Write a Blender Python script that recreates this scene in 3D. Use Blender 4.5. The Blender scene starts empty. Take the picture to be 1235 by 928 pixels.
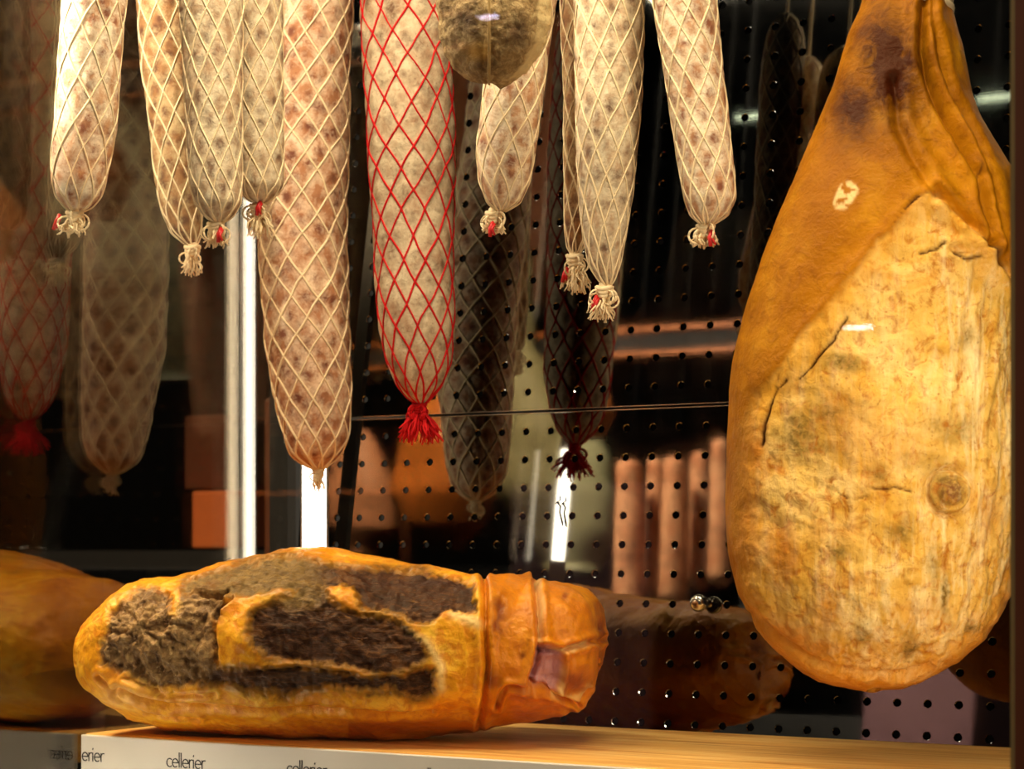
import bpy, math, random
import numpy as np
from mathutils import Vector, noise

random.seed(7); np.random.seed(7)
S = bpy.context.scene
COL = S.collection
PI = math.pi

# ------------------------------------------------------------------ camera geometry
W, H, F = 1235, 928, 2500.0
YAW = math.radians(31.0)
CX, HOR = 617.5, 663.0
CAMZ = 0.167
FWD = np.array([-math.sin(YAW), math.cos(YAW), 0.0])
RGT = np.array([math.cos(YAW), math.sin(YAW), 0.0])
UP = np.array([0, 0, 1.0])
CAM = np.array([0, 0, CAMZ])

def ray(u, v):
    return FWD + RGT * ((u - CX) / F) + UP * ((HOR - v) / F)
def at(u, v, Y):
    """point of the case seen at photograph position (u, v) on the vertical plane at distance Y"""
    d = ray(u, v); return CAM + d * (Y / d[1])
def on_plane(u, v, C, n):
    d = ray(u, v); t = np.dot(np.asarray(C) - CAM, n) / np.dot(d, n); return CAM + d * t
def mpp(u, Y):
    """metres per photograph pixel at that place"""
    d = ray(u, HOR); return (Y / d[1]) / F
def proj(P):
    P = np.asarray(P) - CAM
    z = P @ FWD
    return CX + F * (P @ RGT) / z, HOR - F * P[..., 2] / z

WALL_X = -1.306      # left glass wall of the case
BACK_Y = 1.736       # perforated back panel
FRONT_Y = 1.20       # front glass

cam_d = bpy.data.cameras.new('camera'); cam = bpy.data.objects.new('camera', cam_d); COL.objects.link(cam)
cam.location = CAM; cam.rotation_euler = (PI / 2, 0, YAW)
cam_d.sensor_width = 36; cam_d.lens = F / W * 36
cam_d.shift_y = (HOR - H / 2) / W
cam_d.clip_start = 0.05
cam_d.dof.use_dof = True; cam_d.dof.focus_distance = 1.70; cam_d.dof.aperture_fstop = 10
S.camera = cam

# ------------------------------------------------------------------ object helpers
def link(name, me, mat=None, parent=None, smooth=True):
    o = bpy.data.objects.new(name, me); COL.objects.link(o)
    if mat: me.materials.append(mat)
    if parent is not None: o.parent = parent
    if smooth and len(me.polygons):
        me.polygons.foreach_set('use_smooth', [True] * len(me.polygons))
    return o
def mesh(name, V, Fc, mat=None, parent=None, smooth=True):
    me = bpy.data.meshes.new(name)
    me.from_pydata([tuple(map(float, p)) for p in V], [], [tuple(map(int, f)) for f in Fc]); me.update()
    return link(name, me, mat, parent, smooth)
def tag(o, label, cat, group=None, kind=None):
    o['label'] = label
    if cat: o['category'] = cat
    if group: o['group'] = group
    if kind: o['kind'] = kind
    return o
def empty(name, loc):
    o = bpy.data.objects.new(name, None); COL.objects.link(o); o.location = tuple(loc)
    o.empty_display_size = .02
    return o
def copy_tree(o, parent=None):
    c = o.copy(); COL.objects.link(c)
    if parent is not None: c.parent = parent
    for ch in list(o.children): copy_tree(ch, c)
    return c
class MB:
    """collects shapes of one part"""
    def __init__(s): s.V = []; s.F = []
    def add(s, V, Fc):
        b = len(s.V); s.V += [tuple(p) for p in V]; s.F += [tuple(i + b for i in f) for f in Fc]
    def box(s, lo, hi):
        x0, y0, z0 = lo; x1, y1, z1 = hi
        s.add([(x0,y0,z0),(x1,y0,z0),(x1,y1,z0),(x0,y1,z0),(x0,y0,z1),(x1,y0,z1),(x1,y1,z1),(x0,y1,z1)],
              [(0,3,2,1),(4,5,6,7),(0,1,5,4),(1,2,6,5),(2,3,7,6),(3,0,4,7)])
    def tube(s, pts, r, n=6, cap=True):
        pts = [np.asarray(p, float) for p in pts]; m = len(pts)
        rr = r if hasattr(r, '__len__') else [r] * m
        V = []; ref = None
        for i in range(m):
            t = pts[min(i+1, m-1)] - pts[max(i-1, 0)]
            t = t / (np.linalg.norm(t) + 1e-12)
            if ref is None:
                ref = np.cross(t, [0.3, 0.9, 0.2]); ref /= np.linalg.norm(ref) + 1e-12
            a = ref - t * np.dot(ref, t); a /= np.linalg.norm(a) + 1e-12; ref = a
            b = np.cross(t, a)
            for k in range(n):
                w = 2 * PI * k / n
                V.append(pts[i] + rr[i] * (a * math.cos(w) + b * math.sin(w)))
        Fc = [(i*n+k, i*n+(k+1)%n, (i+1)*n+(k+1)%n, (i+1)*n+k) for i in range(m-1) for k in range(n)]
        if cap:
            Fc.append(tuple(reversed(range(n)))); Fc.append(tuple((m-1)*n+k for k in range(n)))
        s.add(V, Fc)
    def lathe(s, prof, n=16, c=(0,0,0), axis='z'):
        V = []
        for (r, h) in prof:
            for k in range(n):
                w = 2*PI*k/n
                p = (r*math.cos(w), r*math.sin(w), h)
                if axis == 'y': p = (p[0], p[2], p[1])
                V.append((p[0]+c[0], p[1]+c[1], p[2]+c[2]))
        m = len(prof)
        Fc = [(i*n+k, i*n+(k+1)%n, (i+1)*n+(k+1)%n, (i+1)*n+k) for i in range(m-1) for k in range(n)]
        Fc.append(tuple(reversed(range(n)))); Fc.append(tuple((m-1)*n+k for k in range(n)))
        if axis == 'y': Fc = [tuple(reversed(f)) for f in Fc]
        s.add(V, Fc)
    def build(s, name, mat, parent=None, smooth=True):
        return mesh(name, s.V, s.F, mat, parent, smooth)
def bevel(o, w, seg=2):
    m = o.modifiers.new('bevel', 'BEVEL'); m.width = w; m.segments = seg; m.limit_method = 'ANGLE'
    return o

# ------------------------------------------------------------------ material helpers
def srgb(r, g, b):
    f = lambda c: (c/255/12.92) if c/255 <= .04045 else ((c/255+.055)/1.055)**2.4
    return (f(r), f(g), f(b), 1)
class NT:
    def __init__(s, name):
        s.m = bpy.data.materials.new(name); s.m.use_nodes = True
        s.t = s.m.node_tree; s.t.nodes.clear()
        s.out = s.n('ShaderNodeOutputMaterial')
    def n(s, k, **kw):
        nd = s.t.nodes.new(k)
        for a, b in kw.items(): setattr(nd, a, b)
        return nd
    def l(s, a, b): s.t.links.new(a, b)
    def setv(s, sock, v):
        if isinstance(v, bpy.types.NodeSocket): s.l(v, sock)
        else: sock.default_value = v
    def coord(s, scale=(1,1,1)):
        tc = s.n('ShaderNodeTexCoord'); mp = s.n('ShaderNodeMapping')
        mp.inputs['Scale'].default_value = scale
        s.l(tc.outputs['Object'], mp.inputs['Vector']); return mp.outputs[0]
    def noise(s, vec, scale, detail=4, rough=.55, dist=0):
        nd = s.n('ShaderNodeTexNoise'); s.l(vec, nd.inputs['Vector'])
        nd.inputs['Scale'].default_value = scale; nd.inputs['Detail'].default_value = detail
        nd.inputs['Roughness'].default_value = rough; nd.inputs['Distortion'].default_value = dist
        return nd.outputs['Fac']
    def voro(s, vec, scale, feat='F1', out='Distance'):
        nd = s.n('ShaderNodeTexVoronoi', feature=feat); s.l(vec, nd.inputs['Vector'])
        nd.inputs['Scale'].default_value = scale; return nd.outputs[out]
    def ramp(s, fac, stops, interp='LINEAR'):
        nd = s.n('ShaderNodeValToRGB'); cr = nd.color_ramp; cr.interpolation = interp
        while len(cr.elements) < len(stops): cr.elements.new(.5)
        for e, (p, c) in zip(cr.elements, stops):
            e.position = p; e.color = c if hasattr(c, '__len__') else (c, c, c, 1)
        s.l(fac, nd.inputs[0]); return nd.outputs[0]
    def mix(s, fac, a, b, mode='MIX'):
        nd = s.n('ShaderNodeMix', data_type='RGBA', blend_type=mode)
        s.setv(nd.inputs[0], fac); s.setv(nd.inputs[6], a); s.setv(nd.inputs[7], b); return nd.outputs[2]
    def math(s, op, a, b=0.0, clamp=False):
        nd = s.n('ShaderNodeMath', operation=op, use_clamp=clamp)
        s.setv(nd.inputs[0], a); s.setv(nd.inputs[1], b); return nd.outputs[0]
    def attr(s, name):
        return s.n('ShaderNodeAttribute', attribute_name=name).outputs['Fac']
    def bump(s, h, strength=.5, dist=.002):
        nd = s.n('ShaderNodeBump'); nd.inputs['Strength'].default_value = strength
        nd.inputs['Distance'].default_value = dist; s.l(h, nd.inputs['Height']); return nd.outputs[0]
    def bsdf(s, color, rough=.5, metal=0, normal=None, spec=.5, **kw):
        b = s.n('ShaderNodeBsdfPrincipled')
        s.setv(b.inputs['Base Color'], color); s.setv(b.inputs['Roughness'], rough)
        s.setv(b.inputs['Metallic'], metal); b.inputs['Specular IOR Level'].default_value = spec
        if normal: s.l(normal, b.inputs['Normal'])
        for k, v in kw.items(): s.setv(b.inputs[k.replace('_', ' ')], v)
        s.l(b.outputs[0], s.out.inputs['Surface']); return s.m
def plain(name, col, rough=.5, metal=0, **kw):
    t = NT(name); c = t.coord()
    n = t.noise(c, 60, 3)
    cc = t.mix(t.math('MULTIPLY', n, .35), col, tuple(x*.6 for x in col[:3]) + (1,))
    return t.bsdf(cc, rough, metal, **kw)
def emit(name, col, st):
    t = NT(name); e = t.n('ShaderNodeEmission'); e.inputs[0].default_value = col; e.inputs[1].default_value = st
    t.l(e.outputs[0], t.out.inputs['Surface']); return t.m

def casing_mat(name, pale, mid, dark, cover=.5, scale=1.0, rough=.75, cell=.12):
    """dried casing: mould bloom (pale) over the meat (mid / dark) in patches"""
    t = NT(name); c = t.coord()
    a = t.noise(c, 42*scale, 5, .65, .4)
    b = t.noise(c, 150*scale, 4, .7, .6)
    v = t.voro(t.mix(.012, c, t.n('ShaderNodeTexNoise').outputs['Color'], 'ADD'), 80*scale)
    f = t.math('ADD', t.math('MULTIPLY', a, .6), t.math('MULTIPLY', b, .4))
    f = t.math('ADD', f, t.math('MULTIPLY', t.math('SUBTRACT', .38, t.attr('cell')), cell))
    m = t.ramp(f, [(cover-.10, 0.0), (cover+.10, 1.0)])
    meat = t.mix(t.ramp(v, [(.25, 0.0), (.6, 1.0)]), dark, mid)
    col = t.mix(m, meat, pale)
    speck = t.ramp(t.noise(c, 420*scale, 2), [(.62, 0.0), (.70, 1.0)])
    col = t.mix(t.math('MULTIPLY', speck, .45), col, dark)
    h = t.math('ADD', t.math('MULTIPLY', b, .8), t.math('MULTIPLY', a, .6))
    return t.bsdf(col, rough, 0, t.bump(h, .55, .0025), spec=.3)
def thread_mat(name, col, col2):
    t = NT(name); c = t.coord()
    cc = t.mix(t.noise(c, 300, 3), col, col2)
    return t.bsdf(cc, .85, 0, t.bump(t.noise(c, 1500, 2), .4, .0005), spec=.2)

M = {}
M['thread'] = thread_mat('natural_twine', srgb(248,230,192), srgb(230,202,150))
M['red_thread'] = thread_mat('red_twine', srgb(225,28,30), srgb(185,14,24))
M['red_clip'] = plain('red_clip', srgb(205,22,24), .4)
M['fuet'] = casing_mat('pale_mould_casing', srgb(238,222,190), srgb(186,138,98), srgb(130,78,54), .49, 1.1)
M['fuet_tan'] = casing_mat('tan_mould_casing', srgb(206,180,132), srgb(152,108,66), srgb(98,60,36), .53, 1.0)
M['fuet_grey'] = casing_mat('grey_mould_casing', srgb(222,206,172), srgb(172,140,106), srgb(112,84,64), .48, 1.1)
M['salami'] = casing_mat('coarse_red_casing', srgb(230,202,168), srgb(172,118,80), srgb(116,66,44), .51, 1.0)
M['netted'] = casing_mat('beige_mould_casing', srgb(218,198,162), srgb(172,136,104), srgb(116,84,62), .47, .8, cell=.06)
M['dusky'] = casing_mat('dusky_casing', srgb(150,112,76), srgb(130,84,50), srgb(90,48,28), .5, .8)

def set_attr(me, name, arr):
    a = me.attributes.new(name, 'FLOAT', 'POINT'); a.data.foreach_set('value', np.asarray(arr, np.float32))
# ------------------------------------------------------------------ sausages
def interp(x, xs, ys): return np.interp(x, xs, ys)
def smooth_rows(rows, step):
    """rows of (v, left, right) -> dense centre / half width by v, smoothed"""
    rows = sorted(rows); vs = np.array([r[0] for r in rows], float)
    c = np.array([(r[1]+r[2])/2 for r in rows]); h = np.array([(r[2]-r[1])/2 for r in rows])
    return vs, c, h
def sausage(name, label, cat, Y, rows, mat, net=None, net_mat='thread', net_r=.00075, nstr=9, pitch=None,
            bumps=.045, ridges=0, group=None, string_top=.98, seed=1, hooks=True, flat=1.0, tw=0.0, asp=2.0):
    """rows: (v, left, right) outline of the body in the photograph, top to tip; built in metres at distance Y"""
    rnd = random.Random(seed)
    vs, cs, hs = smooth_rows(rows, 1)
    k = mpp(cs[-1], Y)
    tip = at(cs[-1], vs[-1], Y)
    # extend the body upwards past the frame
    top_v = vs[0] - 170
    root = empty(name, (0, 0, 0))
    nv, nu = 150, 72
    ss = np.linspace(0, 1, nv)
    vv = top_v + (vs[-1] - top_v) * (1 - (1 - ss)**1.6)
    def cen(v):
        if v < vs[0]:
            sl = (cs[1]-cs[0])/(vs[1]-vs[0]); return cs[0] + sl*.8*(v - vs[0])
        return float(np.interp(v, vs, cs))
    def half(v):
        if v < vs[0]:
            q = (vs[0]-v)/170.; return hs[0]*math.sqrt(max(1-q**6, .02))
        return float(np.interp(v, vs, hs))
    C = np.array([cen(v) for v in vv]); Hh = np.array([half(v) for v in vv])
    for _ in range(6):
        C[1:-1] = (C[:-2]+2*C[1:-1]+C[2:])/4
        Hh[1:-1] = (Hh[:-2]+2*Hh[1:-1]+Hh[2:])/4
    ax = np.array([at(c, v, Y) for c, v in zip(C, vv)])
    org = ax[nv//2].copy(); org = np.array([ax[-1][0], ax[-1][1], ax[-1][2]])
    root.location = tuple(org)
    R = Hh * np.array([mpp(c, Y) for c in C])
    Ln = np.concatenate([[0], np.cumsum(np.linalg.norm(np.diff(ax, axis=0), axis=1))])
    rmax = R.max()
    if pitch is None: pitch = 2*PI*rmax/nstr*asp         # diamond height
    def netphase(s): return s/pitch*(2*PI/nstr)/1.0
    so = seed*7.31
    def rad(i_r, s, w):
        r = i_r
        if net:
            a = math.sin(nstr*.5*(w + netphase(s)/1.0)); b = math.sin(nstr*.5*(w - netphase(s)/1.0))
            r *= 1 + bumps*(min(abs(a), 1)*min(abs(b), 1) - .35)
        q = noise.fractal(Vector((math.cos(w)*rmax*16+so, math.sin(w)*rmax*16, s*13)), 1, 2, 3)
        r *= 1 + .045*q
        if ridges:
            r *= 1 + ridges*(abs(math.sin(2.5*w + 1.1*math.sin(s*9)+so))-.6)
        return r
    V = []
    for i in range(nv):
        for j in range(nu):
            w = 2*PI*j/nu
            r = rad(R[i], Ln[i], w)
            V.append((ax[i][0]+r*math.cos(w)-org[0], ax[i][1]+flat*r*math.sin(w)-org[1], ax[i][2]-org[2]))
    Fc = [(i*nu+j, i*nu+(j+1)%nu, (i+1)*nu+(j+1)%nu, (i+1)*nu+j) for i in range(nv-1) for j in range(nu)]
    Fc = [tuple(reversed(f)) for f in Fc]
    Fc.append(tuple(range(nu))); Fc.append(tuple(reversed([(nv-1)*nu+j for j in range(nu)])))
    o = mesh('casing', V, Fc, mat, root)
    ph = nstr*.5
    set_attr(o.data, 'cell', [abs(math.sin(ph*(2*PI*j/nu + netphase(Ln[i]))))*abs(math.sin(ph*(2*PI*j/nu - netphase(Ln[i])))) for i in range(nv) for j in range(nu)])
    if net:
        mb = MB(); L = Ln[-1]
        for sgn in (1, -1):
            for q in range(nstr):
                w0 = 2*PI*q/nstr + (PI/nstr if False else 0)
                pts = []; n = 150
                for t in range(n):
                    s = L*t/(n-1)
                    w = w0 + sgn*netphase(s) + tw*s
                    wob = .14*noise.noise(Vector((q*3.1+so, s*14, sgn*5.0))) + .05*noise.noise(Vector((q*5.7+so, s*50, sgn*9.0)))
                    w += wob
                    r = float(np.interp(s, Ln, R)); cx = np.interp(s, Ln, ax[:,0]); cz = np.interp(s, Ln, ax[:,2])
                    r = rad(r, s, w) + net_r*.5
                    pts.append((cx + r*math.cos(w)-org[0], ax[0][1]+flat*r*math.sin(w)-org[1], cz-org[2]))
                mb.tube(pts, net_r*rnd.uniform(.85, 1.2), 5)
        # thin cross threads at the crossings
        mb.build('net', M[net_mat], root)
    # hanging string up to the rail
    mb = MB(); t0 = ax[0]-org
    mb.tube([t0+np.array([0,0,-.01]), t0+np.array([0,0,.01]), (t0[0], t0[1], string_top-org[2])], .0016, 6)
    mb.build('string', M[net_mat if net else 'thread'], root)
    tag(root, label, cat, group)
    return root, org

def tassel(root, org, u, v, Y, length, spread, n=26, mat='thread', seed=3, clip=None, lean=0.0, knot=1.0, fr=.0009):
    """gathered net end tied off: a knot and frayed cord ends"""
    rnd = random.Random(seed); k = mpp(u, Y)
    P = at(u, v, Y) - org
    mb = MB()
    R = .0062*knot
    for j in range(3):                       # wound turns of the knot
        pts = [(P[0]+R*math.cos(2*PI*t/14)*(1-.12*j), P[1]+R*math.sin(2*PI*t/14)*(1-.12*j), P[2]-.001-.003*j+.0012*math.sin(t)) for t in range(15)]
        mb.tube(pts, .0021*knot, 6)
    mb.lathe([(.001, .006), (.0045*knot, .004), (.0058*knot, -.002), (.005*knot, -.009), (.001, -.011)], 12, P)
    n = int(n*1.5); L = length*k; Sp = spread*k*1.35
    for i in range(n):
        a = rnd.uniform(0, 2*PI); q = math.sqrt(rnd.random())
        ex, ey = Sp*q*math.cos(a)+lean*k, Sp*q*math.sin(a)
        ll = L*rnd.uniform(.6, 1.0)
        pts = []
        for t in range(7):
            f = t/6
            pts.append((P[0]+ex*f**.8+.0012*math.sin(f*9+i), P[1]+ey*f**.8+.0012*math.cos(f*7+i*2), P[2]-.004-ll*f*(1-.12*q*f)))
        mb.tube(pts, [fr*(1.25-.5*t/6) for t in range(7)], 5)
    for i in range(9):                       # loops of cord standing off the knot
        a = rnd.uniform(0, 2*PI); rr = rnd.uniform(.004, .008)*knot
        c = (P[0]+rr*math.cos(a), P[1]+rr*math.sin(a)*.7-.002, P[2]-.006-rnd.uniform(0, .006))
        pts = [(c[0]+rr*math.cos(2*PI*t/12)*math.cos(a), c[1]+rr*math.cos(2*PI*t/12)*math.sin(a), c[2]+rr*.9*math.sin(2*PI*t/12)) for t in range(13)]
        mb.tube(pts, fr, 5)
    o = mb.build('tassel', M[mat], root)
    if clip:
        cu, cv, cl = clip
        p = at(cu, cv, Y) - org; p[1] -= .007
        m2 = MB()
        m2.tube([(p[0]+.001, p[1]+.002, p[2]+.006), (p[0], p[1], p[2]), (p[0]-.0015+cl, p[1], p[2]-.007)], [.0016, .0023, .0016], 6)
        m2.tube([(p[0]+.003, p[1]+.002, p[2]+.004), (p[0]+.002, p[1]-.001, p[2]-.001), (p[0]+.003+cl, p[1], p[2]-.006)], [.001, .0014, .001], 6)
        m2.build('clip', M['red_clip'], root)
    return o

GS = 'cured sausages hanging in the case'
YA = 1.33
r, g = sausage('hanging_sausage', 'slim white mould sausage in twine net, brightly lit, hanging nearest the left glass wall', 'sausage', YA,
    [(0,77,152),(73,71.5,146),(147,66,141),(183,62,134),(220,63,127),(238,68,121),(250,78,111),(256,87,98)], M['fuet'], True, nstr=8, seed=1, group=GS, bumps=.05)
tassel(r, g, 90, 256, YA, 26, 15, 26, seed=4, clip=(76, 268, -.003), lean=-4)
YB = 1.47
r, g = sausage('hanging_sausage', 'narrow tan netted sausage second from the left, tucked behind a pale greyish one', 'sausage', YB,
    [(0,165,232),(73,170,236),(147,180,239),(220,188,243),(256,196,244),(282,207,243),(294,222,238),(298,229,235)], M['fuet_tan'], True, nstr=8, seed=2, group=GS)
tassel(r, g, 232, 298, YB, 32, 11, 26, seed=6)
YC = 1.415
r, g = sausage('hanging_sausage', 'pale greyish netted sausage overlapping the right side of a narrow tan one', 'sausage', YC,
    [(0,216,293),(110,222,292),(183,225,292),(220,229,292),(245,236,291),(262,248,280),(269,259,268)], M['fuet_grey'], True, nstr=9, seed=3, group=GS)
tassel(r, g, 260, 270, YC, 26, 14, 24, seed=8, clip=(270, 284, .001))
YD = 1.475
r, g = sausage('hanging_sausage', 'shorter greyish sausage between the pale greyish one and the thick reddish one', 'sausage', YD,
    [(0,280,341),(183,280,342),(225,286,341),(240,296,330),(246,308,318)], M['fuet_grey'], True, nstr=8, seed=4, group=GS)
tassel(r, g, 311, 248, YD, 40, 15, 26, seed=9, clip=(317, 252, 0), lean=3)
YE = 1.60
r, g = sausage('hanging_salami', 'thick reddish coarse salami in beige twine net reaching lowest of all', 'salami', YE,
    [(0,322,425),(110,318,421),(300,312,418),(423,320,422),(476,331,423),(529,342,421),(550,350,410),(562,368,396),(567,380,388)], M['salami'], True,
    nstr=10, seed=5, group=GS, asp=1.45, net_r=.0010, bumps=.03)
tassel(r, g, 384, 567, YE, 24, 8, 9, seed=10, knot=.8)
YF = 1.60
r, g = sausage('hanging_salami', 'long beige mould salami in a bright red twine net with a red tassel', 'salami', YF,
    [(0,434.5,543),(100,439,545),(200,444,548),(300,450,546),(398,457,547),(440,467,543),(465,478,534),(480,491,521),(487,502,513)], M['netted'], True, 'red_thread',
    nstr=10, seed=6, group=GS, asp=1.6, net_r=.0009, ridges=.035)
tassel(r, g, 506, 488, YF, 46, 22, 46, 'red_thread', seed=11, knot=.9, fr=.0011)
YG = 1.50
r, g = sausage('hanging_sausage', 'small white netted sausage hanging behind the mouldy tied cured meat', 'sausage', YG,
    [(0,598,671),(60,590,662),(110,583,655),(180,574,646),(220,577,639),(245,587,628),(255,600,610)], M['fuet'], True, nstr=8, seed=7, group=GS, bumps=.045)
tassel(r, g, 596, 257, YG, 22, 12, 22, seed=12, clip=(597, 277, .001), lean=-2)
YI = 1.52
r, g = sausage('hanging_sausage', 'grey white sausage with a ragged tassel, half hidden behind the longer one', 'sausage', YI+.05,
    [(0,676,738),(130,680,734),(215,681,728),(270,681,716),(298,684,704),(308,690,698)], M['fuet_tan'], True, nstr=8, seed=8, group=GS)
tassel(r, g, 693, 309, YI+.05, 46, 16, 34, seed=13, clip=(686, 332, -.001))
r, g = sausage('hanging_sausage', 'long white netted sausage with a red-clipped tassel in front of a shorter half hidden one', 'sausage', YI,
    [(0,692,777),(130,694,774),(215,697,766),(280,702,755),(320,710,747),(338,721,741),(345,729,736)], M['fuet_grey'], True, nstr=9, seed=9, group=GS, bumps=.045)
tassel(r, g, 729, 347, YI, 40, 15, 30, seed=14, clip=(722, 366, -.001), lean=-8)
YJ = 1.50
r, g = sausage('hanging_sausage', 'white netted sausage hanging alone beside the big hanging ham', 'sausage', YJ,
    [(0,787,864),(73,799,871),(150,810,879),(215,820,886),(240,825,887),(260,833,878),(271,846,860)], M['fuet'], True, nstr=9, seed=10, group=GS)
tassel(r, g, 851, 273, YJ, 20, 15, 22, seed=15, clip=(861, 288, .002), lean=-2)

# ------------------------------------------------------------------ polygon masks for marks on the hams
def poly_sd(U, Vv, poly):
    """signed distance in photograph pixels, + inside"""
    poly = np.array(poly, float); n = len(poly)
    d = np.full(U.shape, 1e9); ins = np.zeros(U.shape, bool)
    for i in range(n):
        a = poly[i]; b = poly[(i+1) % n]; e = b-a
        t = np.clip(((U-a[0])*e[0]+(Vv-a[1])*e[1])/(e@e+1e-9), 0, 1)
        d = np.minimum(d, np.hypot(U-a[0]-t*e[0], Vv-a[1]-t*e[1]))
        c = ((a[1] > Vv) != (b[1] > Vv))
        with np.errstate(divide='ignore', invalid='ignore'):
            x = (b[0]-a[0])*(Vv-a[1])/((b[1]-a[1]) if b[1] != a[1] else 1e-9)+a[0]
        ins ^= c & (U < x)
    return np.where(ins, d, -d)
def line_d(U, Vv, pts):
    d = np.full(U.shape, 1e9); side = np.zeros(U.shape)
    for a, b in zip(pts[:-1], pts[1:]):
        a = np.array(a, float); b = np.array(b, float); e = b-a
        t = np.clip(((U-a[0])*e[0]+(Vv-a[1])*e[1])/(e@e+1e-9), 0, 1)
        dx = U-a[0]-t*e[0]; dy = Vv-a[1]-t*e[1]; dd = np.hypot(dx, dy)
        m = dd < d; d = np.where(m, dd, d); side = np.where(m, np.sign(dx*e[1]-dy*e[0]), side)
    return d, side
def sstep(x, a, b):
    t = np.clip((x-a)/(b-a), 0, 1); return t*t*(3-2*t)
def fbm(P, sc, oc=4, off=0.0):
    return np.array([noise.fractal(Vector((p[0]*sc+off, p[1]*sc, p[2]*sc)), .9, 2.1, oc) for p in P])
def vnormals(P, nv, nu):
    G = P.reshape(nv, nu, 3)
    du = np.roll(G, -1, 1)-np.roll(G, 1, 1); dv = np.gradient(G, axis=0)
    n = np.cross(dv, du); n /= np.linalg.norm(n, axis=2, keepdims=True)+1e-12
    return n.reshape(-1, 3)

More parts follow.
